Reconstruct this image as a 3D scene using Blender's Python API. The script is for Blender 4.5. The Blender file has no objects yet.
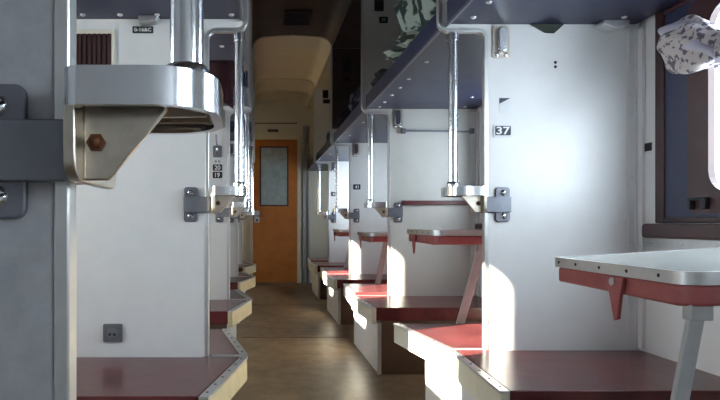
import bpy, bmesh, math, random
from mathutils import Vector, Matrix, noise
random.seed(7)
scene = bpy.context.scene
COL = scene.collection
PI = math.pi
F, VX, VY, H = 557.0, 258.0, 223.0, 0.88          # focal length in px, vanishing point, eye height

# ------------------------------------------------------------------ materials
def _mat(name):
    m = bpy.data.materials.new(name); m.use_nodes = True
    nt = m.node_tree
    return m, nt, nt.nodes['Principled BSDF']

def mat(name, col, rough=0.5, metal=0.0, var=0.0, scale=6.0, bump=0.0, bscale=60.0, spec=0.5, col2=None, rvar=0.0, coat=0.0):
    m, nt, b = _mat(name)
    b.inputs['Base Color'].default_value = (*col, 1)
    b.inputs['Roughness'].default_value = rough
    b.inputs['Metallic'].default_value = metal
    b.inputs['Specular IOR Level'].default_value = spec
    b.inputs['Coat Weight'].default_value = coat
    tc = nt.nodes.new('ShaderNodeTexCoord')
    if var > 0 or col2 or rvar:
        n = nt.nodes.new('ShaderNodeTexNoise'); n.inputs['Scale'].default_value = scale; n.inputs['Detail'].default_value = 5
        n.inputs['Roughness'].default_value = 0.65
        nt.links.new(tc.outputs['Object'], n.inputs['Vector'])
        r = nt.nodes.new('ShaderNodeValToRGB')
        c2 = col2 or tuple(max(0, c * (1 - var)) for c in col)
        r.color_ramp.elements[0].position = 0.35; r.color_ramp.elements[0].color = (*c2, 1)
        r.color_ramp.elements[1].position = 0.65; r.color_ramp.elements[1].color = (*col, 1)
        nt.links.new(n.outputs['Fac'], r.inputs['Fac'])
        nt.links.new(r.outputs['Color'], b.inputs['Base Color'])
        if rvar:
            mr = nt.nodes.new('ShaderNodeMapRange')
            mr.inputs['To Min'].default_value = rough - rvar; mr.inputs['To Max'].default_value = rough + rvar
            nt.links.new(n.outputs['Fac'], mr.inputs['Value']); nt.links.new(mr.outputs['Result'], b.inputs['Roughness'])
    if bump > 0:
        n2 = nt.nodes.new('ShaderNodeTexNoise'); n2.inputs['Scale'].default_value = bscale; n2.inputs['Detail'].default_value = 3
        nt.links.new(tc.outputs['Object'], n2.inputs['Vector'])
        bp = nt.nodes.new('ShaderNodeBump'); bp.inputs['Strength'].default_value = bump; bp.inputs['Distance'].default_value = 0.01
        nt.links.new(n2.outputs['Fac'], bp.inputs['Height']); nt.links.new(bp.outputs['Normal'], b.inputs['Normal'])
    return m

M = {}
M['laminate'] = mat('white_laminate', (.76, .75, .75), .32, var=.05, scale=9, bump=.03, bscale=25, rvar=.06)
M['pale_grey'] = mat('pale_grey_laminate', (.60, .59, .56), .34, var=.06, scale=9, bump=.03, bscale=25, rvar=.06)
M['board_white'] = mat('off_white_board', (.78, .74, .62), .45, col2=(.70, .64, .50), scale=12)
M['grey_laminate'] = mat('mottled_grey_laminate', (.42, .42, .44), .45, var=.2, scale=28, bump=.04, bscale=40)  # white laminate darkened: the near partition's shade is put into the colour
M['cream'] = mat('cream_paint', (.74, .70, .58), .45, var=.06, scale=8)
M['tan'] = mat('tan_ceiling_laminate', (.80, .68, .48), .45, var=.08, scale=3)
M['brown_ceiling'] = mat('dark_brown_ceiling_laminate', (.075, .046, .036), .5, var=.35, scale=5)  # shade as colour, for the near ceiling and one upper partition
M['brown_dark'] = mat('dark_brown_grille', (.02, .012, .01), .5)
M['chrome'] = mat('polished_steel', (.74, .75, .78), .16, metal=1, var=.06, scale=30, rvar=.06)
M['cast'] = mat('cast_aluminium', (.64, .57, .48), .30, metal=.95, var=.15, scale=40, bump=.06, bscale=90)  # warm tint puts the lit floor's reflection into the metal colour
M['alu'] = mat('aluminium_trim', (.72, .72, .72), .30, metal=.85, var=.08, scale=30)
M['steel_grey'] = mat('grey_painted_strap', (.22, .23, .27), .35, metal=.4, var=.12, scale=25, bump=.05)
M['plate_grey'] = mat('dark_mounting_plate', (.20, .20, .24), .4, metal=.4, var=.15, scale=30)
M['dark'] = mat('black_plastic', (.012, .012, .015), .45)
M['ink'] = mat('white_ink', (.8, .8, .8), .5)
M['dark_ink'] = mat('dark_ink', (.02, .02, .05), .5)
M['vinyl'] = mat('oxblood_vinyl', (.155, .036, .036), .24, col2=(.09, .020, .022), scale=7, bump=.10, bscale=12, rvar=.06)
M['vinyl_bright'] = mat('brick_red_vinyl', (.38, .10, .10), .42, col2=(.31, .07, .07), scale=12, bump=.12, bscale=20)
M['board'] = mat('yellowed_cream_board', (.72, .62, .40), .45, col2=(.60, .48, .27), scale=12)
M['navy'] = mat('navy_painted_board', (.024, .026, .066), .42, col2=(.018, .020, .052), scale=6, rvar=.08)
M['navy_edge'] = mat('navy_vinyl_edge', (.032, .036, .085), .4, var=.2, scale=10)
M['door'] = mat('orange_brown_wood_laminate', (.56, .19, .034), .36, col2=(.45, .135, .02), scale=5)
M['frosted'] = mat('frosted_door_glass', (.42, .50, .52), .25, col2=(.30, .36, .38), scale=14)
M['brown_frame'] = mat('brown_window_frame', (.062, .024, .024), .35, var=.3, scale=8)
M['leg_grey'] = mat('grey_painted_leg', (.42, .42, .43), .45, metal=.2, var=.1, scale=30)
M['table'] = mat('pale_table_laminate', (.66, .67, .64), .16, var=.05, scale=10, coat=.3)
M['red_bar'] = mat('dark_red_bar', (.10, .012, .02), .4)
M['rust'] = mat('rusty_screw', (.20, .07, .03), .6, metal=.5, var=.4, scale=60)
M['rubber'] = mat('dark_rubber', (.02, .02, .022), .7)
M['socket'] = mat('grey_socket_plastic', (.16, .17, .19), .45, metal=.3, var=.15, scale=60)
M['paper'] = mat('pale_paper', (.72, .72, .74), .7)
M['brown_box'] = mat('brown_seat_box', (.10, .055, .035), .5, var=.3, scale=6)
M['lilac_cloth'] = mat('plain_lilac_cotton', (.50, .47, .54), .85, var=.1, scale=20)
M['maroon_cloth'] = mat('dark_maroon_cloth', (.05, .010, .016), .9, var=.5, scale=12)
M['dark_cloth'] = mat('dark_grey_blanket', (.028, .030, .032), .9, col2=(.06, .065, .06), scale=14, bump=.3, bscale=30)
M['black_cloth'] = mat('blackish_blanket', (.020, .016, .022), .9, var=.5, scale=14, bump=.3, bscale=30)
M['green_scrap'] = mat('dark_green_scrap', (.045, .055, .045), .85, var=.3, scale=40)

def cloth_pattern(name, base, spots, scale, thr):
    m, nt, b = _mat(name); b.inputs['Roughness'].default_value = .85
    tc = nt.nodes.new('ShaderNodeTexCoord')
    v = nt.nodes.new('ShaderNodeTexNoise'); v.inputs['Scale'].default_value = scale; v.inputs['Detail'].default_value = 2.5
    nt.links.new(tc.outputs['Object'], v.inputs['Vector'])
    r = nt.nodes.new('ShaderNodeValToRGB')
    r.color_ramp.elements[0].position = thr; r.color_ramp.elements[0].color = (*spots, 1)
    r.color_ramp.elements[1].position = thr + .05; r.color_ramp.elements[1].color = (*base, 1)
    nt.links.new(v.outputs['Fac'], r.inputs['Fac']); nt.links.new(r.outputs['Color'], b.inputs['Base Color'])
    return m
M['floral'] = cloth_pattern('floral_cotton', (.50, .45, .44), (.13, .11, .14), 48, .42)
M['green_cloth'] = cloth_pattern('green_white_bedding', (.52, .60, .53), (.05, .08, .07), 11, .49)
M['violet_cloth'] = cloth_pattern('grey_violet_bedding', (.20, .18, .22), (.03, .025, .04), 9, .5)

def curtain_mat():
    m, nt, b = _mat('thin_pale_curtain'); b.inputs['Base Color'].default_value = (.75, .70, .58, 1); b.inputs['Roughness'].default_value = .9
    t = nt.nodes.new('ShaderNodeBsdfTranslucent'); t.inputs['Color'].default_value = (.80, .72, .56, 1)
    mx = nt.nodes.new('ShaderNodeMixShader'); mx.inputs['Fac'].default_value = .5
    out = nt.nodes['Material Output']
    nt.links.new(b.outputs[0], mx.inputs[1]); nt.links.new(t.outputs[0], mx.inputs[2]); nt.links.new(mx.outputs[0], out.inputs['Surface'])
    return m
M['thin_curtain'] = curtain_mat()
def floor_mat():
    m, nt, b = _mat('worn_brown_linoleum')
    tc = nt.nodes.new('ShaderNodeTexCoord')
    n = nt.nodes.new('ShaderNodeTexNoise'); n.inputs['Scale'].default_value = 5; n.inputs['Detail'].default_value = 6; n.inputs['Roughness'].default_value = .7
    nt.links.new(tc.outputs['Object'], n.inputs['Vector'])
    r = nt.nodes.new('ShaderNodeValToRGB')
    r.color_ramp.elements[0].position = .3; r.color_ramp.elements[0].color = (.115, .078, .045, 1)
    r.color_ramp.elements[1].position = .7; r.color_ramp.elements[1].color = (.29, .205, .125, 1)
    nt.links.new(n.outputs['Fac'], r.inputs['Fac']); nt.links.new(r.outputs['Color'], b.inputs['Base Color'])
    n2 = nt.nodes.new('ShaderNodeTexNoise'); n2.inputs['Scale'].default_value = 14; n2.inputs['Detail'].default_value = 5
    nt.links.new(tc.outputs['Object'], n2.inputs['Vector'])
    mr = nt.nodes.new('ShaderNodeMapRange'); mr.inputs['To Min'].default_value = .22; mr.inputs['To Max'].default_value = .48
    nt.links.new(n2.outputs['Fac'], mr.inputs['Value']); nt.links.new(mr.outputs['Result'], b.inputs['Roughness'])
    bp = nt.nodes.new('ShaderNodeBump'); bp.inputs['Strength'].default_value = .12; bp.inputs['Distance'].default_value = .01
    nt.links.new(n2.outputs['Fac'], bp.inputs['Height']); nt.links.new(bp.outputs['Normal'], b.inputs['Normal'])
    return m
M['floor'] = floor_mat()

def glass_mat():
    m = bpy.data.materials.new('window_glass'); m.use_nodes = True
    nt = m.node_tree; nt.nodes.clear()
    o = nt.nodes.new('ShaderNodeOutputMaterial'); mx = nt.nodes.new('ShaderNodeMixShader')
    t = nt.nodes.new('ShaderNodeBsdfTransparent'); t.inputs['Color'].default_value = (.93, .96, .96, 1)
    g = nt.nodes.new('ShaderNodeBsdfGlossy'); g.inputs['Roughness'].default_value = .03
    mx.inputs['Fac'].default_value = .06
    nt.links.new(t.outputs[0], mx.inputs[1]); nt.links.new(g.outputs[0], mx.inputs[2]); nt.links.new(mx.outputs[0], o.inputs[0])
    return m
M['glass'] = glass_mat()

# ------------------------------------------------------------------ mesh helpers
def box(bm, x0, x1, y0, y1, z0, z1):
    vs = [bm.verts.new((x, y, z)) for x in (x0, x1) for y in (y0, y1) for z in (z0, z1)]
    for f in ((0, 1, 3, 2), (4, 6, 7, 5), (0, 4, 5, 1), (2, 3, 7, 6), (0, 2, 6, 4), (1, 5, 7, 3)):
        bm.faces.new([vs[i] for i in f])

def prism(bm, pts, axis, a, b):
    """polygon extruded along an axis; pts in (y,z), (x,z) or (x,y); a, b numbers or functions of the point"""
    fa = a if callable(a) else (lambda p: a)
    fb = b if callable(b) else (lambda p: b)
    def mk(p, t):
        if axis == 'x': return (t, p[0], p[1])
        if axis == 'y': return (p[0], t, p[1])
        return (p[0], p[1], t)
    A = [bm.verts.new(mk(p, fa(p))) for p in pts]; B = [bm.verts.new(mk(p, fb(p))) for p in pts]
    bm.faces.new(A); bm.faces.new(B[::-1])
    n = len(pts)
    for i in range(n):
        j = (i + 1) % n
        bm.faces.new((A[i], A[j], B[j], B[i]))

def tube(bm, path, r, seg=12, cap=True, rfun=None):
    P = [Vector(p) for p in path]; rings = []
    up = Vector((0, 0, 1))
    for i, p in enumerate(P):
        d = (P[min(i + 1, len(P) - 1)] - P[max(i - 1, 0)]).normalized()
        ref = up if abs(d.z) < .95 else Vector((0, 1, 0))
        u = d.cross(ref).normalized(); v = u.cross(d).normalized()
        rr = rfun(i) if rfun else r
        rings.append([bm.verts.new(p + u * math.cos(2 * PI * k / seg) * rr + v * math.sin(2 * PI * k / seg) * rr) for k in range(seg)])
    for a, b in zip(rings, rings[1:]):
        for k in range(seg):
            bm.faces.new((a[k], a[(k + 1) % seg], b[(k + 1) % seg], b[k]))
    if cap:
        bm.faces.new(rings[0]); bm.faces.new(rings[-1][::-1])

def disc(bm, c, axis, r, h, seg=16):
    """short cylinder centred at c along an axis, height h"""
    d = {'x': Vector((1, 0, 0)), 'y': Vector((0, 1, 0)), 'z': Vector((0, 0, 1))}[axis]
    c = Vector(c); tube(bm, [c - d * h / 2, c + d * h / 2], r, seg)

def dome(bm, c, axis, r, h, seg=14):
    d = {'x': Vector((-1, 0, 0)), '-x': Vector((-1, 0, 0)), '+x': Vector((1, 0, 0)), 'y': Vector((0, -1, 0)), 'z': Vector((0, 0, -1))}[axis]
    c = Vector(c)
    ts = [0, .25, .5, .75, .97]
    tube(bm, [c + d * h * math.sin(t * PI / 2) for t in ts], r, seg, True, lambda i: r * math.cos(ts[i] * PI / 2) + 1e-4)

def rrect(x0, x1, y0, y1, r, n=5, corners=(1, 1, 1, 1)):
    """rounded rectangle outline, corners: (x0,y0),(x1,y0),(x1,y1),(x0,y1)"""
    out = []; R0 = r
    for (sx, sy, a0, px, py), on in zip(((1, 1, PI, x0, y0), (-1, 1, 1.5 * PI, x1, y0), (-1, -1, 0, x1, y1), (1, -1, .5 * PI, x0, y1)), corners):
        if on:
            r = R0 * on; cx, cy = px + sx * r, py + sy * r
            for k in range(n + 1):
                a = a0 + .5 * PI * k / n
                out.append((cx + r * math.cos(a), cy + r * math.sin(a)))
        else: out.append((px, py))
    return out

def sweep(bm, path, w, t, axis='y', closed=False):
    """flat strip of width t (across the path in its plane) and depth w along axis: path in (x,z) for 'y', (x,y) for 'z'"""
    P = [Vector(p) for p in path]; L, R = [], []
    n = len(P)
    for i in range(n):
        a = P[(i - 1) % n] if (closed or i > 0) else P[i]; b = P[(i + 1) % n] if (closed or i < n - 1) else P[i]
        d = (b - a).normalized(); nn = Vector((-d.y, d.x))
        L.append(P[i] + nn * t / 2); R.append(P[i] - nn * t / 2)
    def mk(p, s): return (p.x, s, p.y) if axis == 'y' else (p.x, p.y, s)
    a, b = w
    A = [[bm.verts.new(mk(p, a)) for p in L], [bm.verts.new(mk(p, a)) for p in R], [bm.verts.new(mk(p, b)) for p in R], [bm.verts.new(mk(p, b)) for p in L]]
    m = n if closed else n - 1
    for i in range(m):
        j = (i + 1) % n
        for k in range(4):
            q = (k + 1) % 4
            bm.faces.new((A[k][i], A[k][j], A[q][j], A[q][i]))
    if not closed:
        bm.faces.new([A[k][0] for k in range(4)]); bm.faces.new([A[k][-1] for k in (3, 2, 1, 0)])

def tag(o, label=None, cat=None, group=None, kind=None):
    if label: o['label'] = label
    if cat: o['category'] = cat
    if group: o['group'] = group
    if kind: o['kind'] = kind
    return o

def thing(name, loc, label, cat, group=None, kind=None):
    o = bpy.data.objects.new(name, None); COL.objects.link(o); o.location = loc; o.empty_display_size = .05
    o['ox'] = list(loc)
    return tag(o, label, cat, group, kind)

def obj(name, bm, m, parent=None, bevel=0, smooth=False, origin=None, seg=2, weld=False):
    """link a bmesh given in world coordinates as ONE mesh object"""
    root = parent
    while root is not None and root.parent: root = root.parent
    if root is not None: off = Vector(root.location)
    else:
        off = Vector(origin) if origin else Vector((0, 0, 0))
    if root is not None and parent is not root: pass
    for v in bm.verts: v.co -= off
    bmesh.ops.recalc_face_normals(bm, faces=bm.faces)
    me = bpy.data.meshes.new(name); bm.to_mesh(me); bm.free()
    if smooth:
        for p in me.polygons: p.use_smooth = True
    o = bpy.data.objects.new(name, me); COL.objects.link(o)
    me.materials.append(m if not isinstance(m, str) else M[m])
    if parent is not None: o.parent = parent
    else: o.location = off
    if bevel:
        b = o.modifiers.new('bevel', 'BEVEL'); b.width = bevel; b.segments = seg; b.limit_method = 'ANGLE'; b.angle_limit = math.radians(40)
        for p in me.polygons: p.use_smooth = True
        b.harden_normals = True
    elif smooth:
        try:
            me.set_sharp_from_angle(angle=math.radians(42))
        except Exception: pass
    return o

def NB(): return bmesh.new()
def struct(name, bm, m, bevel=0, parent=None, smooth=False):
    o = obj(name, bm, m, parent, bevel, smooth)
    if parent is None: o['kind'] = 'structure'
    return o

def text_mesh(name, s, m, parent, cx, y, cz, h, width=None):
    """lettering facing -Y, centred, height h"""
    cu = bpy.data.curves.new(name, 'FONT'); cu.body = s; cu.size = 1; cu.extrude = 0.02; cu.offset = .02
    t = bpy.data.objects.new(name, cu); COL.objects.link(t)
    dg = bpy.context.evaluated_depsgraph_get(); me = bpy.data.meshes.new_from_object(t.evaluated_get(dg))
    bpy.data.objects.remove(t); bm = NB(); bm.from_mesh(me); bpy.data.meshes.remove(me)
    xs = [v.co.x for v in bm.verts]; ys = [v.co.y for v in bm.verts]
    sx = h / (max(ys) - min(ys)); sxx = width / (max(xs) - min(xs)) if width else sx
    mx, my = (max(xs) + min(xs)) / 2, (max(ys) + min(ys)) / 2
    for v in bm.verts:
        x, yy, z = v.co
        v.co = Vector((cx + (x - mx) * sxx, y - z * .02, cz + (yy - my) * sx))
    return obj(name, bm, m, parent)

# ------------------------------------------------------------------ dimensions
S = [2.15, 3.74, 5.33, 6.92]            # partition stations along the carriage
NEAR = 0.56                             # the partition beside the camera
END = 8.17
BACK = -1.3
TH = .021
XL, XR = -1.60, 1.475                   # outer walls
LE, LU = -.200, -.050                   # left partitions: edge below / above the upper berth
RE, RU = .884, .705                     # right partitions
ZU = 1.625                              # where the partitions widen
ZC = 2.55                               # spring of the aisle ceiling
BAYS = [(NEAR, S[0]), (S[0], S[1]), (S[1], S[2]), (S[2], END)]

# ------------------------------------------------------------------ setting
bm = NB(); box(bm, XL - .1, XR + .1, BACK, END + .05, -.06, 0); struct('floor', bm, 'floor')
n = 0
for y in (4.28, 5.98):
    n += 1
    bm = NB(); box(bm, -.12, .70, y - .003, y + .003, 0, .002); struct('trim_%d' % n, bm, M['brown_box'])

WZ0, WZ1 = .98, 1.60
def wins(): return [(.5 * (a + b) - .45, .5 * (a + b) + .45) for a, b in BAYS] + [(-1.02, -.12)]  # last entry: unseen right window added behind the camera to brighten facing surfaces
def side_wall(name, x0, x1, m):
    bm = NB()
    box(bm, x0, x1, BACK, END, 0, WZ0); box(bm, x0, x1, BACK, END, WZ1, 2.7)
    y = BACK
    for a, b in (sorted(wins()) if x0 > 0 else wins()[:4]):
        box(bm, x0, x1, y, a - .083, WZ0, WZ1); y = b + .083
    box(bm, x0, x1, y, END, WZ0, WZ1)
    return struct(name, bm, m)
side_wall('wall_left', XL - .08, XL, 'laminate')
side_wall('wall_right', XR, XR + .08, 'laminate')
bm = NB(); box(bm, XL, XR, BACK - .05, BACK, 0, 2.75); struct('wall_back', bm, 'laminate')
# end wall with the door opening
DX0, DX1, DZ = -.073, .572, 2.10
bm = NB(); box(bm, XL, XR, END, END + .05, 0, 2.75)
struct('wall_end', bm, 'cream')

# ceiling: a shallow vault over the aisle with rounded corners, flat over the berths
def vault(x0=LU, x1=RU, z0=ZC, rise=.13, r=.12, n=6):
    pts = [(x0, z0)]
    for k in range(1, n + 1):
        a = PI - .5 * PI * k / n
        pts.append((x0 + r + r * math.cos(a), z0 + (rise - .015) * math.sin(a)))
    m = .5 * (x0 + x1)
    pts.append((m, z0 + rise))
    for k in range(n + 1):
        a = .5 * PI - .5 * PI * k / n
        pts.append((x1 - r + r * math.cos(a), z0 + (rise - .015) * math.sin(a)))
    return pts
def vault_piece(name, y0, y1, m):
    bm = NB()
    pts = [(XL - .08, ZC)] + vault() + [(XR + .08, ZC)]
    A = [bm.verts.new((x, y0, z)) for x, z in pts]; B = [bm.verts.new((x, y1, z)) for x, z in pts]
    C = [bm.verts.new((x, y0, z + .03)) for x, z in pts]; D = [bm.verts.new((x, y1, z + .03)) for x, z in pts]
    for i in range(len(pts) - 1):
        bm.faces.new((A[i], A[i + 1], B[i + 1], B[i])); bm.faces.new((C[i], D[i], D[i + 1], C[i + 1]))
        bm.faces.new((A[i], C[i], C[i + 1], A[i + 1])); bm.faces.new((B[i], B[i + 1], D[i + 1], D[i]))
    return struct(name, bm, m, smooth=True)
vault_piece('ceiling_near', BACK, S[2], M['brown_ceiling'])  # unlit stretch of ceiling, its shade painted in by the darker colour
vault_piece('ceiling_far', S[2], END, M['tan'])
for y in (S[2], S[3], 7.55):
    n += 1
    bm = NB(); v = vault(LU + .002, RU - .002, ZC, .122); sweep(bm, v, (y - .012, y + .012), .012); struct('trim_%d' % n, bm, M['tan'], smooth=True)

# windows
def window(idx, side, a, b):
    x = XL if side < 0 else XR
    o = thing('window_%d' % idx, (x, .5 * (a + b), WZ0), None, None, None, 'structure')
    s = 1 if side > 0 else -1                       # outward
    def xb(d0, d1): return (min(x + s * d0, x + s * d1), max(x + s * d0, x + s * d1))
    bm = NB()                                        # outer casing on the wall face
    xa, xc = xb(-.012, .0)
    A, B, Z0, Z1 = a - .25, b + .25, WZ0 - .10, WZ1 + .06
    box(bm, xa, xc, A, A + .045, Z0, Z1); box(bm, xa, xc, B - .045, B, Z0, Z1); box(bm, xa, xc, A + .045, B - .045, Z1 - .03, Z1)
    box(bm, xa, xc, A + .045, B - .045, Z0, Z0 + .02)
    obj('window_casing', bm, 'brown_frame', o, .004)
    bm = NB()                                        # inner sash face
    xa, xc = xb(-.006, .0)
    box(bm, xa, xc, A + .045, a - .02, Z0 + .02, Z1 - .03); box(bm, xa, xc, b + .02, B - .045, Z0 + .02, Z1 - .03)
    box(bm, xa, xc, a - .02, b + .02, Z0 + .02, WZ0 - .01)
    obj('window_surround', bm, 'navy_edge', o)
    bm = NB()
    xa, xc = xb(-.016, .006)
    out = rrect(a - .09, b + .09, WZ0 - .07, WZ1 + .02, .04); inn = rrect(a, b, WZ0, WZ1 - .02, .07)
    # sash ring
    O1 = [bm.verts.new((xa, p[0], p[1])) for p in out]; I1 = [bm.verts.new((xa, p[0], p[1])) for p in inn]
    O2 = [bm.verts.new((xc, p[0], p[1])) for p in out]; I2 = [bm.verts.new((xc, p[0], p[1])) for p in inn]
    k = len(out)
    for i in range(k):
        j = (i + 1) % k
        bm.faces.new((O1[i], O1[j], I1[j], I1[i])); bm.faces.new((O2[i], I2[i], I2[j], O2[j]))
        bm.faces.new((O1[i], O2[i], O2[j], O1[j])); bm.faces.new((I1[i], I1[j], I2[j], I2[i]))
    obj('window_sash', bm, 'brown_frame', o, 0, False)
    bm = NB(); box(bm, *xb(-.003, .001), a - .02, b + .02, WZ0 - .01, WZ1); obj('window_pane', bm, 'glass', o)
    bm = NB(); box(bm, *xb(-.055, 0), A - .015, B + .015, Z0 - .055, Z0 - .002); obj('window_sill', bm, 'brown_frame', o, .012)
    if idx == 1:
        bm = NB(); box(bm, *xb(-.034, -.012), 1.80, 1.815, Z0 + .045, Z0 + .085); box(bm, *xb(-.034, -.012), 1.86, 1.875, Z0 + .045, Z0 + .085); box(bm, *xb(-.034, -.026), 1.80, 1.875, Z0 + .075, Z0 + .085)
        obj('window_latch', bm, 'dark', o, .003)
    return o
k = 0
for i, (a, b) in enumerate(wins()):
    k += 1; window(k, 1, a, b)  # the last one is the added unseen window behind the camera
for i, (a, b) in enumerate(wins()[:4]):
    k += 1; window(k, -1, a, b)
# unseen curtains: drawn in the dim bay; the rest added to shape the light
W_ = wins()
CUR = [(-1, XL + .035, W_[0][0] + .53, W_[0][1] + .08, 'pale curtain part drawn over the left window of the nearest bay'),
       (-1, XL + .035, W_[1][0] + .53, W_[1][1] + .08, 'pale curtain part drawn over the left window of the second bay'),
       (-1, XL + .035, W_[2][0] + .28, W_[2][1] + .1, 'dark curtain drawn across the left window of the dim third bay'),
       (-1, XL + .035, W_[3][0] - .1, W_[3][1] + .1, 'pale curtain drawn over the left window of the last bay'),
       (1, XR - .035, W_[1][0] - .1, W_[1][0] + .62, 'dark curtain part drawn over the right window of the second bay'),
       (1, XR - .035, W_[2][0] - .1, W_[2][1] - .2, 'dark curtain drawn across the right window of the dim third bay')]
for side, x, ca, cb, clab in CUR:
    bm = NB(); N = 60; rows = []
    for i in range(N + 1):
        y = ca + (cb - ca) * i / N
        dx = .012 * math.sin(i * 1.35)
        rows.append([bm.verts.new((x + dx + e, y, z)) for e in (-.003, .003) for z in (WZ0 - .08, WZ1 + .02)])
    for p, q in zip(rows, rows[1:]):
        for c in ((0, 1), (3, 2), (1, 3), (2, 0)):
            bm.faces.new((p[c[0]], p[c[1]], q[c[1]], q[c[0]]))
    o = obj('curtain', bm, M['dark_cloth' if 'dark' in clab else 'thin_curtain'], None, 0, True, origin=(x, ca, WZ0))
    tag(o, clab, 'curtain')

# rails on the right wall under the window line, and corner trims
n += 1
bm = NB(); box(bm, XR - .006, XR, NEAR, S[0] - .002, .79, .825)
for y in (2.08, 1.93, 1.79, 1.6, 1.2): dome(bm, (XR - .006, y, .807), '-x', .006, .003, 8)
struct('trim_%d' % n, bm, M['alu'])
for s in S:
    n += 1
    bm = NB(); box(bm, XR - .05, XR - .002, s - .006, s - .0005, .40, ZU); box(bm, XR - .014, XR - .002, s - .03, s - .006, .40, ZU)
    box(bm, XR - .052, XR - .046, s - .009, s - .006, .40, ZU); box(bm, XR - .024, XR - .020, s - .009, s - .006, .40, ZU)
    for z in (.55, .8, 1.05, 1.3, 1.55): dome(bm, (XR - .034, s - .006, z), 'y', .006, .003, 8)
    struct('trim_%d' % n, bm, M['laminate'])

# ------------------------------------------------------------------ partitions
def partition(side, s, label, facemat='laminate'):
    e, u, w = (LE, LU, XL) if side < 0 else (RE, RU, XR)
    root = thing('partition', (e, s, 0), label, 'partition', None)
    c = 1 if side < 0 else -1
    r = .035
    # outline of the aisle edge, bottom to top, with rounded steps
    path = [(e, 0), (e, ZU - r)]
    for t in range(1, 5):
        a = .5 * PI * t / 4
        path.append((e + c * (r - r * math.cos(a)), ZU - r + r * math.sin(a)))
    path.append((u - c * r, ZU))
    for t in range(1, 5):
        a = .5 * PI * t / 4
        path.append((u - c * r + c * r * math.sin(a), ZU + r - r * math.cos(a)))
    path.append((u, ZC - .001))
    bm = NB(); prism(bm, path + [(w - c * -.001, ZC - .001), (w - c * -.001, 0)], 'y', s, s + TH)
    obj('panel', bm, facemat, root)
    bm = NB(); sweep(bm, [(x + c * .003, z) for x, z in path], (s - .003, s + TH + .002), .016)
    obj('edge_trim', bm, 'alu' , root, .003)
    if s > NEAR:
        t, z = ((-.042 if s < S[2] else -.025), .366) if side < 0 else ((.735 if s < S[1] else .63), .392)
        a = e + c * .0165
        bm = NB(); box(bm, min(t, a), max(t, a), s, s + TH, z - .09, z + .002); obj('joint_strip', bm, 'alu', root, .003)
        a2 = -.165 if side < 0 else (.742 if s < S[1] else .70)
        bm = NB(); box(bm, min(a2, a), max(a2, a), s, s + TH, 0, z - .091); obj('foot_panel', bm, 'laminate', root)
    return root

LP = ['mottled grey partition beside the camera, large clamp bracket on its edge',
      'white compartment partition with the dark grille and power socket, left of the aisle',
      'left-hand cream compartment partition carrying the two stacked number plates',
      'shadowed grey compartment partition third along the left of the aisle',
      'narrow white sliver of the farthest compartment partition on the left, by the orange door']
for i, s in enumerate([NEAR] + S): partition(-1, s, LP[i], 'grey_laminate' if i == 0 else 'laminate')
RP = ['large white side partition bearing number plate 37 beside the red-edged table',
      'pale grey side partition with dark red bar across it, second on the right',
      'bluish shadowed side partition third along the right with small dark table before it',
      'farthest side partition along the right, bright cream, nearest the end door']
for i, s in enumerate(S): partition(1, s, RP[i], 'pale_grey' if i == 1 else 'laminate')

# added dark panel standing for the shade on the third right partition's upper part
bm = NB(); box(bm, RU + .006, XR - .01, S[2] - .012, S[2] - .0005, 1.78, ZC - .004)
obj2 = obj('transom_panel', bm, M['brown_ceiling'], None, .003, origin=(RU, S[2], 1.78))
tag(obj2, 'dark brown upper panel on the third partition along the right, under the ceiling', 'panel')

# ------------------------------------------------------------------ handrails
def slotted_screw(bm, x, y, z, r):
    dome(bm, (x, y, z), 'y', r, r * .55, 16)

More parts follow.
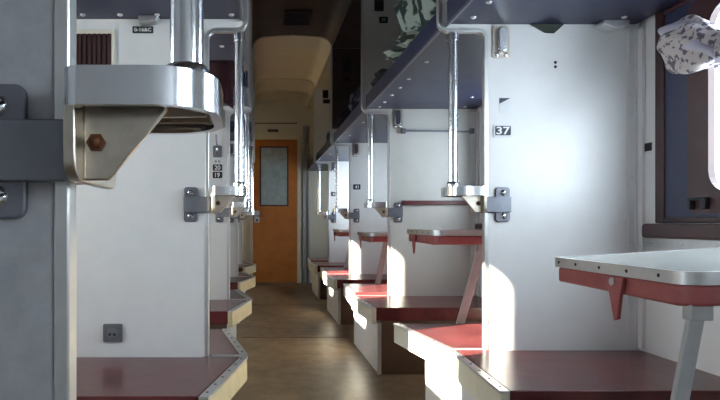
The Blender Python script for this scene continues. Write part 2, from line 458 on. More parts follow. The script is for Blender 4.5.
def handrail(side, s, label, big=False):
    e, u = (LE, LU) if side < 0 else (RE, RU)
    c = 1 if side < 0 else -1                        # towards the aisle
    yc = s + TH / 2
    px = e + c * .127
    root = thing('handrail', (px, yc, .98), label, 'handrail', 'upright handrails on the partition edges')
    # mounting plate, wrapped strap, screws
    x_far, x_in = e - c * .085, e - c * .030
    lo, hi = min(x_far, x_in), max(x_far, x_in)
    mp = None
    bm = NB(); prism(bm, rrect(lo, hi, .884, 1.018, .012), 'y', s - .010, s - .0005)
    mp = obj('mounting_plate', bm, 'plate_grey', root, .003)
    for z in (.906, .996):
        bm = NB(); dome(bm, ((lo + hi) / 2 - c * .002, s - .010, z), 'y', .0125, .006, 18)
        sc = obj('screw', bm, 'chrome', mp, 0, True)
        bm2 = NB(); cx = (lo + hi) / 2 - c * .002; prism(bm2, [(cx - .012, z - .0045), (cx + .012, z + .0005), (cx + .012, z + .0035), (cx - .012, z - .0015)], 'y', s - .0172, s - .0145)
        obj('screw_slot', bm2, 'dark', mp)
    # strap: plan outline wrapping the edge, front face proud of the plate, bent round the nose
    xs = e - c * .085; nose = e + c * .027
    def pl(d0, d1):
        pts = [(xs, d0)]
        for t in range(0, 7):
            a = .5 * PI * t / 6
            pts.append((nose - c * .022 + c * .022 * math.sin(a), d0 + .022 - .022 * math.cos(a)))
        for t in range(0, 7):
            a = .5 * PI * t / 6
            pts.append((nose - c * .022 + c * .022 * math.cos(a), d1 - .022 + .022 * math.sin(a)))
        pts.append((xs, d1))
        return pts
    o_ = pl(s - .021, s + TH + .021)
    bm = NB(); prism(bm, o_, 'z', .921, .981)
    obj('strap', bm, 'steel_grey', root, .002)
    # cast arm: rim plate, hollow underneath, flange and gusset
    y0, y1 = yc - .085, yc + .085
    x_end = e + c * .163; x_st = e + c * .026
    lo, hi = min(x_end, x_st), max(x_end, x_st)
    cor = (.3, 1, 1, .3) if c > 0 else (1, .3, .3, 1)
    y0_, y1_ = (y0, y1)
    out = rrect(lo, hi, y0, y1, .060, 8, cor); inn = rrect(lo + .010, hi - .010, y0 + .010, y1 - .010, .050, 8, cor)
    bm = NB()
    prism(bm, out, 'z', 1.006, 1.018)
    n_ = len(out)
    for (za, zb) in ((.984, 1.006),):
        O1 = [bm.verts.new((p[0], p[1], za)) for p in out]; I1 = [bm.verts.new((p[0], p[1], za)) for p in inn]
        O2 = [bm.verts.new((p[0], p[1], zb)) for p in out]; I2 = [bm.verts.new((p[0], p[1], zb)) for p in inn]
        for i in range(n_):
            j = (i + 1) % n_
            bm.faces.new((O1[i], O1[j], I1[j], I1[i])); bm.faces.new((O1[i], O2[i], O2[j], O1[j])); bm.faces.new((I1[i], I1[j], I2[j], I2[i]))
    arm = obj('arm_plate', bm, 'chrome', root, 0, True)
    bm = NB()
    # flange against the edge, two triangular webs and the web between
    x_f0, x_f1 = e + c * .026, e + c * .037
    zt = 1.006
    fl = rrect(yc - .075, yc + .075, .918, 1.004, .02, 5)
    prism(bm, fl, 'x', min(x_f0, x_f1), max(x_f0, x_f1))
    tri = [(x_f1, zt), (x_f1, .920), (e + c * .060, .920), (e + c * .114, .985), (e + c * .114, zt)]
    prism(bm, tri, 'y', yc - .050, yc - .042)
    obj('gusset', bm, 'cast', root, .002)
    bm = NB(); dome(bm, (e + c * .049, yc - .052, .955), 'y', .006, .007, 8); disc(bm, (e + c * .049, yc - .0515, .955), 'y', .009, .003, 6)
    obj('gusset_screw', bm, 'rust', root, 0, True)
    for dy in (.02, .057):
        bm = NB(); box(bm, e + min(c * .04, c * .145), e + max(c * .04, c * .145), yc + dy - .003, yc + dy + .003, .992, 1.006)
        obj('rib', bm, 'cast', root, .001)
    # pole with collars
    bm = NB(); tube(bm, [(px, yc, 1.018), (px, yc, 1.60)], .0172, 24)
    obj('pole', bm, 'chrome', root, 0, True)
    bm = NB(); tube(bm, [(px, yc, 1.018), (px, yc, 1.021), (px, yc, 1.036), (px, yc, 1.040)], .0215, 24, True, lambda i: (.0225, .0235, .0235, .020)[i])
    obj('collar', bm, 'chrome', root, 0, True)
    bm = NB(); tube(bm, [(px, yc, 1.585), (px, yc, 1.612)], .0215, 24)
    obj('collar', bm, 'chrome', root, 0, True)
    # top clamp on the face of the partition
    cx = e - c * .052
    bm = NB(); prism(bm, rrect(cx - .033, cx + .033, 1.515, 1.64, .012), 'y', s - .006, s - .0005)
    tc = obj('top_clamp', bm, 'cast', root, .002)
    bm = NB(); prism(bm, rrect(cx - .018, cx + .018, 1.535, 1.632, .014), 'y', s - .024, s - .006); obj('clamp_hook', bm, 'chrome', tc, .006)
    for dx in (-.017, .017):
        bm = NB(); dome(bm, (cx + dx, s - .006, 1.528), 'y', .010, .006, 12); obj('clamp_bolt', bm, 'chrome', tc, 0, True)
    return root

HL = ['large chrome pole and cast bracket closest to the camera, filling the left foreground',
      'chrome pole on the left partition that carries the power socket',
      'thin chrome pole on the left cream partition with stacked number plates',
      'far left chrome pole seen against the edge of the shadowed partition',
      'farthest left chrome pole, a thin line beside the orange door']
for i, s in enumerate([NEAR] + S): handrail(-1, s, HL[i])
HR = ['tall chrome pole beside number plate 37 on the nearest right partition',
      'chrome pole on the second right partition, left of the dark red bar',
      'chrome pole on the bluish shadowed third right partition',
      'thin far right chrome pole on the partition nearest the end door']
for i, s in enumerate(S): handrail(1, s, HR[i])

# ------------------------------------------------------------------ berths
def upper_berth(label, x0, x1, y0, y1, zb, edge, bolts, rail_edge=None):
    """board with navy underside; edge 'x0' (right side berths) or 'x1' (left transverse berths) faces the aisle"""
    root = thing('upper_berth', ((x0 + x1) / 2, (y0 + y1) / 2, zb), label, 'berth', 'navy upper berths')
    bm = NB(); box(bm, x0 + .012, x1 - .012, y0, y1, zb, zb + .03); obj('underside_board', bm, 'navy', root, .004)
    bm = NB(); box(bm, x0 + .02, x1 - .015, y0 + .01, y1 - .01, zb + .031, zb + .10); obj('mattress_pad', bm, 'navy_edge', root, .02)
    bm = NB()
    if edge == 'x0': box(bm, x0, x0 + .012, y0, y1, zb - .004, zb + .09)
    else: box(bm, x1 - .012, x1, y0, y1, zb - .004, zb + .09)
    obj('edge_board', bm, 'navy_edge', root, .003)
    bm = NB()
    if edge == 'x0': box(bm, x0 - .003, x0 + .004, y0, y1, zb - .008, zb + .004)
    else: box(bm, x1 - .004, x1 + .003, y0, y1, zb - .008, zb + .004)
    obj('edge_strip', bm, 'plate_grey', root)
    for (x, y) in bolts:
        bm = NB(); dome(bm, (x, y, zb), 'z', .011, .006, 10); obj('bolt', bm, 'alu', root, 0, True)
    return root
UB = ['navy underside of the upper side berth at top right, nearest the camera',
      'navy upper side berth with green-white bedding on top, second on the right',
      'navy upper side berth over the dim third right bay',
      'farthest upper side berth on the right, a thin dark slab by the end door']
ZB = 1.645
for i, (a, b) in enumerate(BAYS):
    a2, b2 = a + TH + .002, b - .002
    L = b2 - a2
    bl = [(.80, a2 + L * t) for t in ((.1, .3, .5, .62, .74, .86, .95) if i < 2 else (.3, .7))]
    if i < 2: bl += [(1.36, b2 - .08), (1.30, b2 - .35)]
    upper_berth(UB[i], .722 if i else .728, XR - .004, a2, b2, ZB, 'x0', bl)
UL = ['navy underside of the upper berth at top left above the grille',
      'navy upper berth end seen between the two left poles, near side of its bay',
      'dark upper berth end with maroon bundle above it, left of the aisle',
      'far left navy upper berth, in the third bay beyond its near partition',
      'far left dark navy upper berth in the third bay against its far partition',
      'farthest left upper berth, a dark sliver near the orange door']
spec = [(S[0] - .54, S[0] - .002), (S[0] + TH + .002, S[0] + .54), (S[1] - .54, S[1] - .002), (S[1] + TH + .002, S[1] + .54), (S[2] - .54, S[2] - .002), (S[2] + TH + .002, S[2] + .54)]
for i, (a, b) in enumerate(spec):
    upper_berth(UL[i], XL + .004, -.060, a, b, 1.665, 'x1', [(-.10 - .14 * t, b - .05) for t in range(5)] + [(-.10, a + .1), (-.16, a + .3)] if i < 3 else [(-.12, b - .06)])
# hinge bracket under the near left berth
bm = NB(); prism(bm, [(-.452, 1.664), (-.376, 1.664), (-.385, 1.643), (-.452, 1.638)], 'y', S[0] - .05, S[0] - .002)
tag(obj('hinge_bracket', bm, 'alu', None, .003, origin=(-.41, S[0], 1.65)), 'pale metal hinge bracket under the top left berth, above the small black plate', 'bracket')
bm = NB(); prism(bm, [(1.30, 1.644), (1.40, 1.644), (1.395, 1.625), (1.34, 1.612), (1.30, 1.628)], 'y', S[0] - .06, S[0] - .002)
tag(obj('hinge_bracket', bm, 'alu', None, .003, origin=(1.35, S[0], 1.63)), 'pale metal hinge bracket under the top right berth, in the wall corner', 'bracket')

def lower_berth(side, s, near, label, tip, front, ztop, depth=.53, panel=None):
    """seat with a cushion flaring to the aisle at the partition; near=True lies behind the partition (its near seat)"""
    e = LE if side < 0 else RE; w = XL if side < 0 else XR
    c = 1 if side < 0 else -1
    sg = 1 if near else -1
    y_p = s + TH + .001 if near else s - .001        # against the panel
    y_m = y_p
    y_f = y_p + sg * depth
    eo = e - c * .017                                # just clear of the edge trim
    fr = front
    r = .03
    poly = [(tip, y_m), (fr, y_f), (w + c * .003, y_f), (w + c * .003, y_p + sg * .012), (eo, y_p + sg * .012), (eo, y_m)]
    root = thing('lower_berth', ((tip + w) / 2, (y_p + y_f) / 2, 0), label, 'seat', 'red vinyl lower berths')
    inset = .028
    cp = [(tip - c * inset, y_m + sg * .004), (fr - c * inset, y_f), poly[2], poly[3], poly[4], (eo, y_m + sg * .004)]
    bm = NB(); prism(bm, cp, 'z', ztop - .075, ztop); obj('cushion', bm, 'vinyl', root, .014, seg=3)
    # aisle edge: cream board with metal strip and rivets on top
    ed = [(tip, y_m + sg * .004), (fr, y_f + sg * .004), (fr - c * (inset - .002), y_f + sg * .004), (tip - c * (inset - .002), y_m + sg * .004)]
    bm = NB(); prism(bm, ed, 'z', ztop - .092, ztop - .006); bd = obj('edge_board', bm, 'board' if side < 0 else 'board_white', root, .002)
    d = Vector((fr - tip, y_f - y_m)).normalized(); nn = Vector((d.y, -d.x)) * (1 if (d.y * c) > 0 else -1)
    bm = NB(); q = [Vector(p) for p in ed]
    prism(bm, [tuple(q[0] + nn * .004), tuple(q[1] + nn * .004), tuple(q[2]), tuple(q[3])], 'z', ztop - .008, ztop + .001)
    L = (q[1] - q[0]).length
    rl = obj('edge_strip', bm, 'alu', root, .002)
    for t in range(6 if s < 4 else 0):
        p = (q[0] + q[3]) / 2 + d * (L * (t + .5) / 6)
        bm = NB(); tube(bm, [(p.x, p.y, ztop + .0005), (p.x, p.y, ztop + .003)], .005, 8)
        obj('rivet', bm, 'plate_grey', rl, 0, True)
    # base
    px = panel if panel is not None else (front - c * .05)
    ya, yb = (y_m, y_p + sg * .30) if near and side > 0 else (y_m, y_f - sg * .03)
    lo, hi = min(ya, yb), max(ya, yb)
    bm = NB(); box(bm, min(px, px - c * .018), max(px, px - c * .018), lo, hi, .0, ztop - .093); obj('base_panel', bm, 'laminate', root, .002)
    yb2 = yb
    bm = NB(); box(bm, min(px - c * .018, w + c * .003), max(px - c * .018, w + c * .003), min(yb2, yb2 - sg * .018), max(yb2, yb2 - sg * .018), 0, ztop - .076); obj('front_panel', bm, M['brown_box'], root)
    if not near and side > 0:
        bm = NB(); box(bm, px - .006, px + .002, y_f + .016, y_f + .034, 0, ztop - .093); obj('corner_strip', bm, 'alu', root)
    return root

ZR, ZLF = .392, .366
LRn = ['sunlit red berth just beyond the number 37 partition, its corner bleached by sun',
       'dark red berth just beyond the second right partition, in the dim bay',
       'red berth just beyond the bluish third right partition',
       'small far red berth just beyond the last right partition, by the end door']
LRf = ['red berth in front of the number 37 partition, under the nearest table',
       'red berth in front of the second right partition, table leg standing before it',
       'shadowed red berth in front of the third right partition',
       'far red berth in front of the last right partition']
for i, s in enumerate(S):
    tip = .735 if i == 0 else .63
    lower_berth(1, s, False, LRf[i], tip, .705 if i == 0 else .655, ZR, .53, .742 if i == 0 else .70)
    lower_berth(1, s, True, LRn[i], tip, .66, ZR if i == 0 else ZR + .02, .53, .742 if i == 0 else .70)
LLf = ['large red berth at bottom left under the power socket',
       'red berth on the left in front of the cream partition with number plates',
       'small red berth on the left in front of the shadowed partition',
       'far small red berth on the left, last before the orange door']
LLn = ['orange-red berth on the left just beyond the white socket partition',
       'small dark berth on the left just beyond the cream number-plate partition',
       'far left berth just beyond the shadowed third partition',
       'farthest left berth, just beyond the last partition']
for i, s in enumerate(S):
    tip = -.042 if i < 2 else -.025
    lower_berth(-1, s, False, LLf[i], tip, -.15, ZLF, .50, -.165)
    lower_berth(-1, s, True, LLn[i], tip, -.15, ZLF, .53, -.165)

# ------------------------------------------------------------------ tables
def table(y0, y1, zo, zw, label, first=False, lo=.14, slope=.2):
    """hinged leaf: zo height at its aisle end, zw at the wall"""
    xo, xw = .858, XR - .004
    yc = (y0 + y1) / 2
    root = thing('folding_table', ((xo + xw) / 2, yc, 0), label, 'table', 'folding side tables')
    def zz(p): return zo + (zw - zo) * (p[0] - xo) / (xw - xo)
    out = rrect(xo, xw, y0, y1, .05, 6, (1, 0, 0, 1)) if False else None
    def outline(i, r0, r1):
        pts = []
        for k in range(7):
            a = PI + .5 * PI * k / 6
            pts.append((xo + i + r0 + r0 * math.cos(a), y0 + i + r0 + r0 * math.sin(a)))
        pts += [(xw, y0 + i), (xw, y1 - i)]
        for k in range(5):
            a = .5 * PI + .5 * PI * k / 4
            pts.append((xo + i + r1 + r1 * math.cos(a), y1 - i - r1 + r1 * math.sin(a)))
        return pts
    o1, o0 = outline(.005, .055, .012), outline(0, .06, .015)
    bm = NB(); prism(bm, o1, 'z', lambda p: zz(p) - .024, lambda p: zz(p) - .0015); obj('tabletop', bm, 'table', root)
    bm = NB()
    O1 = [bm.verts.new((p[0], p[1], zz(p))) for p in o0]; O2 = [bm.verts.new((p[0], p[1], zz(p) - .027)) for p in o0]
    ii = outline(.009, .051, .010)
    I1 = [bm.verts.new((p[0], p[1], zz(p))) for p in ii]; I2 = [bm.verts.new((p[0], p[1], zz(p) - .027)) for p in ii]
    m_ = len(o0)
    for i in range(m_):
        j = (i + 1) % m_
        bm.faces.new((O1[i], O1[j], O2[j], O2[i])); bm.faces.new((O1[i], I1[i], I1[j], O1[j])); bm.faces.new((I1[i], I2[i], I2[j], I1[j])); bm.faces.new((O2[i], O2[j], I2[j], I2[i]))
    me_ = obj('metal_edge', bm, 'alu', root, 0, True)
    for t in (.06, .22, .42, .62, .82):
        y = y1 - (y1 - y0) * t
        bm = NB(); dome(bm, (xo, y, zz((xo, y)) - .013), '-x', .0045, .002, 8)
        obj('rivet', bm, 'dark', me_, 0, True)
    # padded underside, slightly sagging
    bm = NB(); u = outline(.008, .05, .012)
    prism(bm, u, 'z', lambda p: zz(p) - .070 - .012 * math.sin(PI * min(1, max(0, (p[1] - y0) / (y1 - y0)))), lambda p: zz(p) - .0275); obj('padded_underside', bm, 'vinyl_bright', root, .008, seg=3)
    # red leather tab hanging from the aisle end
    yt = y1 - (y1 - y0) * (.55 if first else .3)
    bm = NB()
    z0 = zz((xo, 0)) - .03
    prism(bm, [(yt - .030, z0), (yt + .035, z0), (yt + .022, z0 - .05), (yt + .006, z0 - .105), (yt - .008, z0 - .100), (yt - .016, z0 - .05)], 'x', xo - .003, xo + .006); st = obj('strap_tab', bm, 'vinyl_bright', root, .002)
    bm = NB(); disc(bm, (xo - .005, yt + .008, z0 - .012), 'x', .010, .004); obj('buckle', bm, 'chrome', st, 0, True)
    # leg: flat bar leaning from the near edge
    lx = xo + lo
    yl = y0 + .04
    zt = zz((lx, 0)) - .072
    bm = NB()
    a, b = (lx, zt), (lx - slope * zt, .0)
    for (yy0, yy1, half) in ((yl - .006, yl + .006, .016 if first else .021),):
        prism(bm, [(a[0] - half, a[1]), (a[0] + half, a[1]), (b[0] + half, b[1]), (b[0] - half, b[1])], 'y', yy0, yy1)
    lg = obj('leg', bm, 'leg_grey', root, .002)
    bm = NB(); box(bm, lx - .024, lx + .024, yl - .012, yl + .012, zt - .03, zt + .004); obj('leg_hinge', bm, 'leg_grey', lg, .003)
    return root
table(1.10, 1.62, .781, .817, 'nearest folding table with metal rim and red padded underside, right foreground', True, .042, .19)
table(2.71, 3.22, .845, .845, 'folding table with white rim and red underside in front of second right partition', False, .25, .28)
table(4.30, 4.82, .803, .81, 'small shadowed folding table in front of the bluish third right partition')
table(5.87, 6.40, .81, .81, 'tiny far folding table in front of the last right partition')

# ------------------------------------------------------------------ rails on the second right partition
s = S[1]
bm = NB(); prism(bm, rrect(.962, 1.43, 1.002, 1.030, .008), 'y', s - .028, s - .010); 
o = thing('towel_rail', (1.2, s, 1.0), 'dark red flat bar across the second right partition', 'rail'); obj('bar', bm, 'red_bar', o, .003)
for x in (.975, 1.415):
    bm = NB(); box(bm, x - .012, x + .012, s - .011, s - .0005, 1.0, 1.032); obj('bar_mount', bm, 'plate_grey', o)
o = thing('towel_rail', (1.2, s, 1.5), 'thin grey rod across the top of the second right partition', 'rail')
bm = NB(); tube(bm, [(.965, s - .02, 1.497), (1.44, s - .02, 1.490)], .006, 10); obj('rod', bm, 'steel_grey', o, 0, True)
for x in (.972, 1.43):
    bm = NB(); box(bm, x - .014, x + .014, s - .03, s - .0005, 1.478, 1.512); obj('rod_mount', bm, 'plate_grey', o, .003)

# ------------------------------------------------------------------ plates, stickers, vents, socket, grille
def plate(name, label, cat, x, y, z, w, h, txt=None, pm='dark', tm='ink', th=None, border=None, group=None, tw=None):
    o = thing(name, (x, y, z), label, cat, group)
    bm = NB(); prism(bm, rrect(x - w / 2, x + w / 2, z - h / 2, z + h / 2, min(w, h) * .12, 3), 'y', y - .004, y - .0004); obj('plate', bm, pm, o)
    if border:
        bm = NB(); prism(bm, rrect(x - w / 2 + .006, x + w / 2 - .006, z - h / 2 + .008, z + h / 2 - .008, .003, 3), 'y', y - .005, y - .004); obj('inner_panel', bm, border, o)
    if txt: text_mesh('numeral', txt, M[tm], o, x, y - (.0058 if border else .0045), z, th or h * .6, tw)
    return o
plate('number_plate', 'white-rimmed number plate 37 on the nearest right partition', 'number plate', .944, S[0], 1.236, .072, .052, '37', 'paper', 'ink', .030, 'dark_ink', tw=.052)
plate('number_plate', 'small dark number plate on the bluish third right partition', 'number plate', .945, S[2], 1.225, .07, .05, '41', 'dark_ink', 'ink', .03)
plate('number_plate', 'tiny dark number plate on the farthest right partition', 'number plate', .945, S[3], 1.24, .075, .052, '43', 'dark_ink', 'ink', .03)
plate('number_plate', 'upper of two stacked black number plates on the left cream partition', 'number plate', -.272, S[1], 1.252, .062, .042, '20', 'dark', 'ink', .030)
plate('number_plate', 'lower of two stacked black number plates on the left cream partition', 'number plate', -.272, S[1], 1.202, .064, .042, '19', 'dark', 'ink', .030)
plate('sign', 'pair of small round grey marks above the stacked number plates on the left', 'sign', -.272, S[1], 1.293, .058, .026, 'o o', 'paper', 'dark_ink', .014)
plate('information_plate', 'small black lettered plate on the left partition near the pole top', 'sign', -.444, S[0], 1.637 - .012, .080, .026, '0-16&C', 'dark', 'ink', .014, tw=.066)
plate('number_plate', 'black plate under the vent on the upper second right partition', 'number plate', .842, S[1], 2.243, .058, .042, '39', 'dark', 'leg_grey', .022)
plate('number_plate', 'dark plate under the vent on the brown upper panel', 'number plate', .845, S[2] - .012, 2.25, .07, .045, None, 'brown_dark')
plate('number_plate', 'tiny dark plate high on the farthest right partition', 'number plate', .85, S[3], 2.39, .085, .05, None, 'dark')
def vent(x, y, z, w, h, label, m='dark'):
    o = thing('wall_vent', (x, y, z), label, 'vent')
    bm = NB(); prism(bm, rrect(x - w / 2, x + w / 2, z - h / 2, z + h / 2, .006, 3), 'y', y - .005, y - .0004); obj('vent_frame', bm, m, o)
    k = max(3, int(h / .022))
    for i in range(k):
        zz = z - h / 2 + h * (i + .5) / k
        bm = NB(); box(bm, x - w / 2 + .006, x + w / 2 - .006, y - .010, y - .005, zz - .004, zz + .004); obj('slat', bm, 'brown_dark', o)
vent(.812, S[1], 2.352, .062, .10, 'dark upright vent on the upper second right partition')
vent(.845, S[2] - .012, 2.375, .075, .12, 'dark upright vent on the brown upper panel')
vent(.838, S[3], 2.48, .07, .10, 'small dark vent high on the farthest right partition')
bm = NB(); x, z = -.272, 1.375
o = thing('coat_hook', (x, S[1], z), 'dark double coat hook above the stacked plates on the left partition', 'hook')
prism(bm, rrect(x - .03, x + .03, 1.32, 1.40, .01), 'y', S[1] - .008, S[1] - .0004); obj('hook_plate', bm, 'plate_grey', o, .002)
bm = NB()
tube(bm, [(x, S[1] - .008, 1.40), (x - .004, S[1] - .03, 1.41), (x - .006, S[1] - .035, 1.47)], .005, 8); obj('upper_prong', bm, 'plate_grey', o, 0, True)
bm = NB(); tube(bm, [(x, S[1] - .008, 1.37), (x, S[1] - .04, 1.345), (x, S[1] - .05, 1.36), (x, S[1] - .05, 1.375)], .008, 8); obj('lower_prong', bm, 'chrome', o, 0, True)
# two small screw holes and torn sticker on the 37 partition
o = thing('sticker', (.95, S[0], 1.34), 'torn pale sticker with dark triangle above number plate 37', 'sticker')
bm = NB(); prism(bm, [(.930, 1.305), (.974, 1.307), (.972, 1.360), (.931, 1.362)], 'y', S[0] - .0015, S[0] - .0004); obj('paper', bm, 'paper', o)
bm = NB(); prism(bm, [(.931, 1.340), (.974, 1.362), (.931, 1.362)], 'y', S[0] - .0022, S[0] - .0015); obj('triangle_mark', bm, 'dark_ink', o)
o = thing('hook_mount', (1.148, S[0], 1.49), 'pair of dark screw heads on the 37 partition below the berth', 'screw')
for z in (1.500, 1.483):
    bm = NB(); dome(bm, (1.148, S[0], z), 'y', .006, .004, 8); obj('screw_head', bm, 'dark', o, 0, True)
o = thing('wall_marker', (1.438, 2.02, 1.165), 'small dark square tag on the right wall beside the window', 'sign')
bm = NB(); box(bm, XR - .004, XR - .0004, 2.085, 2.122, 1.152, 1.182); obj('tag_plate', bm, 'dark', o)
o = thing('number_marking', (XR, 1.9, .5), 'faint grey number marks on the sunlit right wall below the table', 'sign')
for t, yy in enumerate((1.90, 1.875)):
    bm = NB(); box(bm, XR - .0025, XR - .0004, yy - .008, yy + .006, .50, .55); obj('digit', bm, 'leg_grey', o)

# power socket
x, z = -.559, .457
o = thing('power_socket', (x, S[0], z), 'square grey power socket low on the left partition', 'socket')
bm = NB(); prism(bm, rrect(x - .037, x + .037, z - .035, z + .035, .006), 'y', S[0] - .012, S[0] - .0004); obj('faceplate', bm, 'socket', o, .003)
bm = NB(); disc(bm, (x, S[0] - .013, z), 'y', .022, .006, 20); cup = obj('socket_ring', bm, 'plate_grey', o, .002)
for dx in (-.009, .009):
    bm = NB(); disc(bm, (x + dx, S[0] - .0165, z - .004), 'y', .0055, .003, 10); obj('pin_hole', bm, 'dark', cup)

# grille on the left partition
x0, x1, z0, z1 = -.715, -.563, 1.395, 1.608
o = thing('wall_grille', ((x0 + x1) / 2, S[0], z0), 'dark slatted grille in cream frame on the left partition', 'grille')
bm = NB(); box(bm, x0, x1, S[0] - .004, S[0] - .0004, z0, z1); obj('backing', bm, 'dark', o)
bm = NB(); box(bm, x0 - .015, x1 + .012, S[0] - .012, S[0] - .0004, z1, z1 + .014); box(bm, x1, x1 + .012, S[0] - .012, S[0] - .0004, z0, z1); box(bm, x0 - .015, x0, S[0] - .012, S[0] - .0004, z0, z1); box(bm, x0 - .015, x1 + .012, S[0] - .012, S[0] - .0004, z0 - .014, z0)
obj('grille_frame', bm, 'cream', o, .002)
for i in range(8):
    xx = x0 + (x1 - x0) * (i + .5) / 8
    bm = NB(); box(bm, xx - .006, xx + .006, S[0] - .010, S[0] - .004, z0, z1); obj('slat', bm, M['brown_frame'], o)

# ceiling vent
o = thing('ceiling_vent', (.34, 4.8, 2.66), 'dark rectangular vent in the brown ceiling ahead', 'vent')
bm = NB(); box(bm, .22, .46, 4.68, 5.02, 2.655, 2.672); obj('vent_frame', bm, 'brown_dark', o, .003)
for i in range(7):
    yy = 4.70 + .30 * (i + .5) / 7
    bm = NB(); box(bm, .235, .445, yy - .010, yy + .004, 2.648, 2.656); obj('slat', bm, 'dark', o)

# ------------------------------------------------------------------ end door
o = thing('door_1', (DX0, END, 0), None, None, None, 'structure')
bm = NB(); box(bm, DX0, DX1, END - .03, END - .001, .012, DZ); obj('door_leaf', bm, 'door', o, .004)
wx0, wx1, wz0, wz1 = .045, .425, 1.145, 1.98
bm = NB()
for (a, b, c, d) in ((wx0 - .02, wx0, wz0 - .02, wz1 + .02), (wx1, wx1 + .02, wz0 - .02, wz1 + .02), (wx0, wx1, wz0 - .02, wz0), (wx0, wx1, wz1, wz1 + .02)):
    box(bm, a, b, END - .042, END - .03, c, d)
obj('pane_bead', bm, M['brown_frame'], o, .003)
bm = NB(); box(bm, wx0, wx1, END - .036, END - .031, wz0, wz1); obj('door_pane', bm, 'frosted', o)
bm = NB(); box(bm, -.055, .02, END - .046, END - .03, .89, 1.06); lk = obj('lock_plate', bm, 'alu', o, .004)
bm = NB(); tube(bm, [(-.015, END - .046, .985), (-.015, END - .09, .985), (.09, END - .09, .985)], .011, 8); obj('door_handle', bm, 'chrome', lk, 0, True)
bm = NB(); box(bm, -.03, .0, END - .049, END - .046, .905, .935); obj('keyhole', bm, 'dark', lk)
n += 1
bm = NB()
box(bm, DX0 - .055, DX0 - .004, END - .035, END, 0, DZ + .06); box(bm, DX1 + .004, DX1 + .055, END - .035, END, 0, DZ + .06); box(bm, DX0 - .004, DX1 + .004, END - .035, END, DZ + .006, DZ + .06)
struct('trim_%d' % n, bm, M['cream'], .004)
n += 1
bm = NB(); box(bm, DX1 + .08, DX1 + .12, END - .06, END, 0, 2.3); box(bm, DX1 + .15, DX1 + .18, END - .04, END, 0, 2.3); struct('trim_%d' % n, bm, M['leg_grey'], .006)
n += 1
bm = NB(); box(bm, DX0, DX1, END - .01, END, 2.335, 2.35); struct('trim_%d' % n, bm, M['brown_box'])
plate('sign', 'tiny dark sign on the cream panel over the orange door', 'sign', .22, END, 2.235, .16, .04, None, 'dark')

# ------------------------------------------------------------------ cloth
def heap(name, label, cat, m, c, r, seed, amp=.35, freq=5.0, group=None, flat=True):
    bm = NB(); bmesh.ops.create_icosphere(bm, subdivisions=5, radius=1)
    off = Vector((seed * 3.1, seed * 1.7, seed * .9))
    for v in bm.verts:
        d = v.co.copy()
        f = 1 + amp * (noise.noise(d * freq * .45 + off) * .9 + (abs(noise.noise(d * freq + off * 2)) - .25) * .7)
        p = Vector((d.x * r[0] * f, d.y * r[1] * f, d.z * r[2] * f))
        if flat and p.z < 0: p.z *= .02
        v.co = Vector(c) + p
    o = obj(name, bm, m, None, 0, False, origin=c)
    for p in o.data.polygons: p.use_smooth = True
    tag(o, label, cat, group)
    return o
ZT = ZB + .112
heap('bedding_bundle', 'green and white patterned bedding heap on the second right upper berth', 'bedding', M['green_cloth'], (.94, 2.75, ZT + .01), (.23, .40, .46), 1, .55, 6.5)
heap('folded_blanket', 'dark grey blanket lying at the far end of the second right upper berth', 'blanket', M['dark_cloth'], (.93, 3.49, ZT), (.19, .18, .13), 2)
heap('bedding_bundle', 'violet-grey bedding heap on the third right upper berth in the dim bay', 'bedding', M['violet_cloth'], (.93, 4.42, ZT), (.20, .38, .26), 3)
heap('folded_blanket', 'blackish blanket at the far end of the third right upper berth', 'blanket', M['black_cloth'], (.93, 5.11, ZT), (.19, .14, .20), 4)
heap('bedding_bundle', 'far greenish bedding heap on the farthest right upper berth', 'bedding', M['green_cloth'], (.96, 6.2, ZT), (.2, .38, .26), 5)
ZTL = 1.665 + .112
heap('bedding_bundle', 'dark maroon bundle on the left upper berth before the cream partition', 'bedding', M['maroon_cloth'], (-.28, S[1] - .27, ZTL), (.18, .20, .16), 6)
# towel hanging between the left berths (dark maroon, behind the second pole)
bm = NB(); N = 14; rows = []
for i in range(N + 1):
    x = -.50 + .36 * i / N
    y = S[1] - .56 + .012 * math.sin(i * 1.1)
    zb = 1.60 - .06 + .03 * math.sin(i * .7)
    rows.append([bm.verts.new((x, y + e, z)) for e in (-.003, .003) for z in (zb, 1.79)])
for p, q in zip(rows, rows[1:]):
    for c in ((0, 1), (3, 2), (1, 3), (2, 0)): bm.faces.new((p[c[0]], p[c[1]], q[c[1]], q[c[0]]))
bm.faces.new([rows[0][i] for i in (0, 1, 3, 2)]); bm.faces.new([rows[-1][i] for i in (0, 2, 3, 1)])
o = obj('hanging_cloth', bm, M['maroon_cloth'], None, 0, True, origin=(-.32, S[1] - .56, 1.79)); tag(o, 'dark maroon cloth hanging over the left upper berth behind the second pole', 'cloth')
# dark scrap poking out under the near right berth
bm = NB(); prism(bm, [(1.045, 1.645), (1.178, 1.645), (1.140, 1.610), (1.105, 1.612), (1.07, 1.632)], 'y', S[0] - .012, S[0] - .002)
tag(obj('cloth_scrap', bm, M['green_scrap'], None, .002, origin=(1.11, S[0], 1.645)), 'dark greenish cloth scrap hanging under the top right berth', 'cloth')

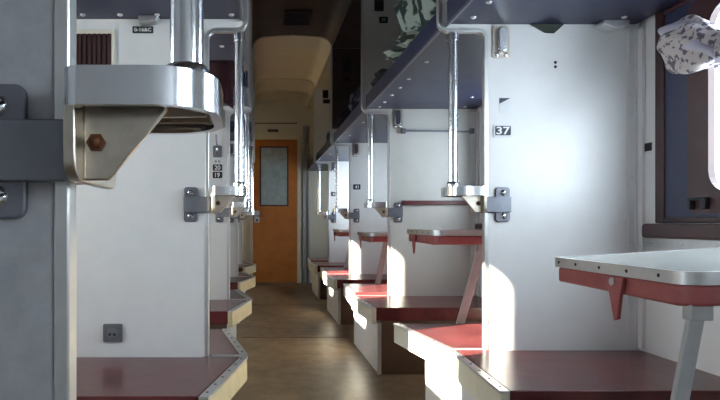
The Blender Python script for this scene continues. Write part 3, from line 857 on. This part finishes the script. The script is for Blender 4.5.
# floral cloth tied over the curtain rod at the right window
bm = NB(); rings = []
prof = [(1.985, .012, .01), (1.975, .055, .035), (1.955, .074, .045), (1.92, .084, .052), (1.88, .090, .052), (1.84, .086, .048), (1.80, .070, .04), (1.765, .046, .032), (1.735, .034, .026), (1.71, .050, .032), (1.68, .066, .04), (1.63, .072, .042), (1.58, .06, .035), (1.55, .02, .012)]
seg = 40
for i, (y, hz, hx) in enumerate(prof):
    cz = 1.477 + (y - .072 - 1.9) * .31 + (.010 if 2 < i < 6 else .0); ring = []
    for k in range(seg):
        a = 2 * PI * k / seg
        w = 1 + .13 * math.sin(4 * a + i * .8) + .08 * math.sin(9 * a - i * 1.3) + .05 * noise.noise(Vector((i * .9, 3 * math.cos(a), 3 * math.sin(a))))
        ring.append(bm.verts.new((1.400 + hx * math.cos(a) * w, y - .072 + .008 * math.sin(3 * a), cz + hz * math.sin(a) * w)))
    rings.append(ring)
for a, b in zip(rings, rings[1:]):
    for k in range(seg): bm.faces.new((a[k], a[(k + 1) % seg], b[(k + 1) % seg], b[k]))
bm.faces.new(rings[0]); bm.faces.new(rings[-1][::-1])
o = thing('curtain', (1.40, 1.75, 1.475), 'pale floral cotton curtain bunched and knotted at the right window', 'curtain')
c_ = obj('cloth', bm, 'floral', o, 0, True)
sd = c_.modifiers.new('sub', 'SUBSURF'); sd.levels = 1; sd.render_levels = 2
bm = NB(); rings = []
for i in range(13):
    t = i / 12; y = 1.875 - .20 * t; cz = 1.522 - .105 * t - .03 * t * t
    hz = .012 + .034 * math.sin(PI * min(1, t * 1.1 + .03)) ** .7 if t < .88 else .026; ring = []
    for k in range(24):
        a = 2 * PI * k / 24; w = 1 + .12 * math.sin(3 * a + i * .5)
        ring.append(bm.verts.new((1.372 + .02 * t + .026 * math.cos(a) * w, y, cz + hz * math.sin(a) * w)))
    rings.append(ring)
for a, b in zip(rings, rings[1:]):
    for k in range(24): bm.faces.new((a[k], a[(k + 1) % 24], b[(k + 1) % 24], b[k]))
bm.faces.new(rings[0]); bm.faces.new(rings[-1][::-1])
obj('cloth_fold', bm, 'lilac_cloth', o, 0, True)
bm = NB(); tube(bm, [(1.40, .70, 1.43), (1.40, 1.88, 1.47)], .005, 10); tube(bm, [(1.40, 1.88, 1.47), (XR - .012, 1.88, 1.47)], .005, 10); tube(bm, [(1.40, .70, 1.43), (XR - .012, .70, 1.43)], .005, 10)
obj('curtain_rod', bm, 'steel_grey', o, 0, True)

# ------------------------------------------------------------------ light
w = bpy.data.worlds.new('sky'); scene.world = w; w.use_nodes = True
bg = w.node_tree.nodes['Background']; bg.inputs['Color'].default_value = (.81, .90, 1.0, 1); bg.inputs['Strength'].default_value = 17.0
SUNDIR = Vector((1, .485, -.345))
sl = bpy.data.lights.new('sun', 'SUN'); sl.energy = 90; sl.angle = math.radians(.6); sl.color = (1.0, .90, .74)
so = bpy.data.objects.new('sun', sl); COL.objects.link(so); so.rotation_euler = SUNDIR.to_track_quat('-Z', 'Y').to_euler(); so.location = (-6, -2, 5)
for side in (-1, 1):
    for i, (a, b) in enumerate(wins() if side > 0 else wins()[:4]):
        pl_ = bpy.data.lights.new('window_portal', 'AREA'); pl_.shape = 'RECTANGLE'; pl_.size = b - a; pl_.size_y = WZ1 - WZ0
        pl_.cycles.is_portal = True
        po = bpy.data.objects.new('window_portal', pl_); COL.objects.link(po)
        x = (XL - .10) if side < 0 else (XR + .10)
        po.location = (x, (a + b) / 2, (WZ0 + WZ1) / 2)
        po.rotation_euler = Vector((-side, 0, 0)).to_track_quat('-Z', 'Z').to_euler()

# ------------------------------------------------------------------ camera
cd = bpy.data.cameras.new('camera'); cam = bpy.data.objects.new('camera', cd); COL.objects.link(cam)
cam.location = (0, 0, H); cam.rotation_euler = (PI / 2, 0, 0)
cd.sensor_fit = 'HORIZONTAL'; cd.sensor_width = 36; cd.lens = F / 720 * 36
cd.shift_x = (360 - VX) / 720; cd.shift_y = (VY - 200) / 720
cd.clip_start = .05; cd.clip_end = 100
scene.camera = cam
vs = scene.view_settings; vs.view_transform = 'Standard'; vs.look = 'None'; vs.exposure = 0.06; vs.gamma = 1.0; vs.use_curve_mapping = False
scene.cycles.max_bounces = 12; scene.cycles.diffuse_bounces = 8; scene.cycles.glossy_bounces = 6; scene.cycles.transparent_max_bounces = 12
scene.cycles.sample_clamp_indirect = 8
scene.cycles.caustics_reflective = False; scene.cycles.caustics_refractive = False
for o in bpy.data.objects:
    if 'ox' in o: del o['ox']
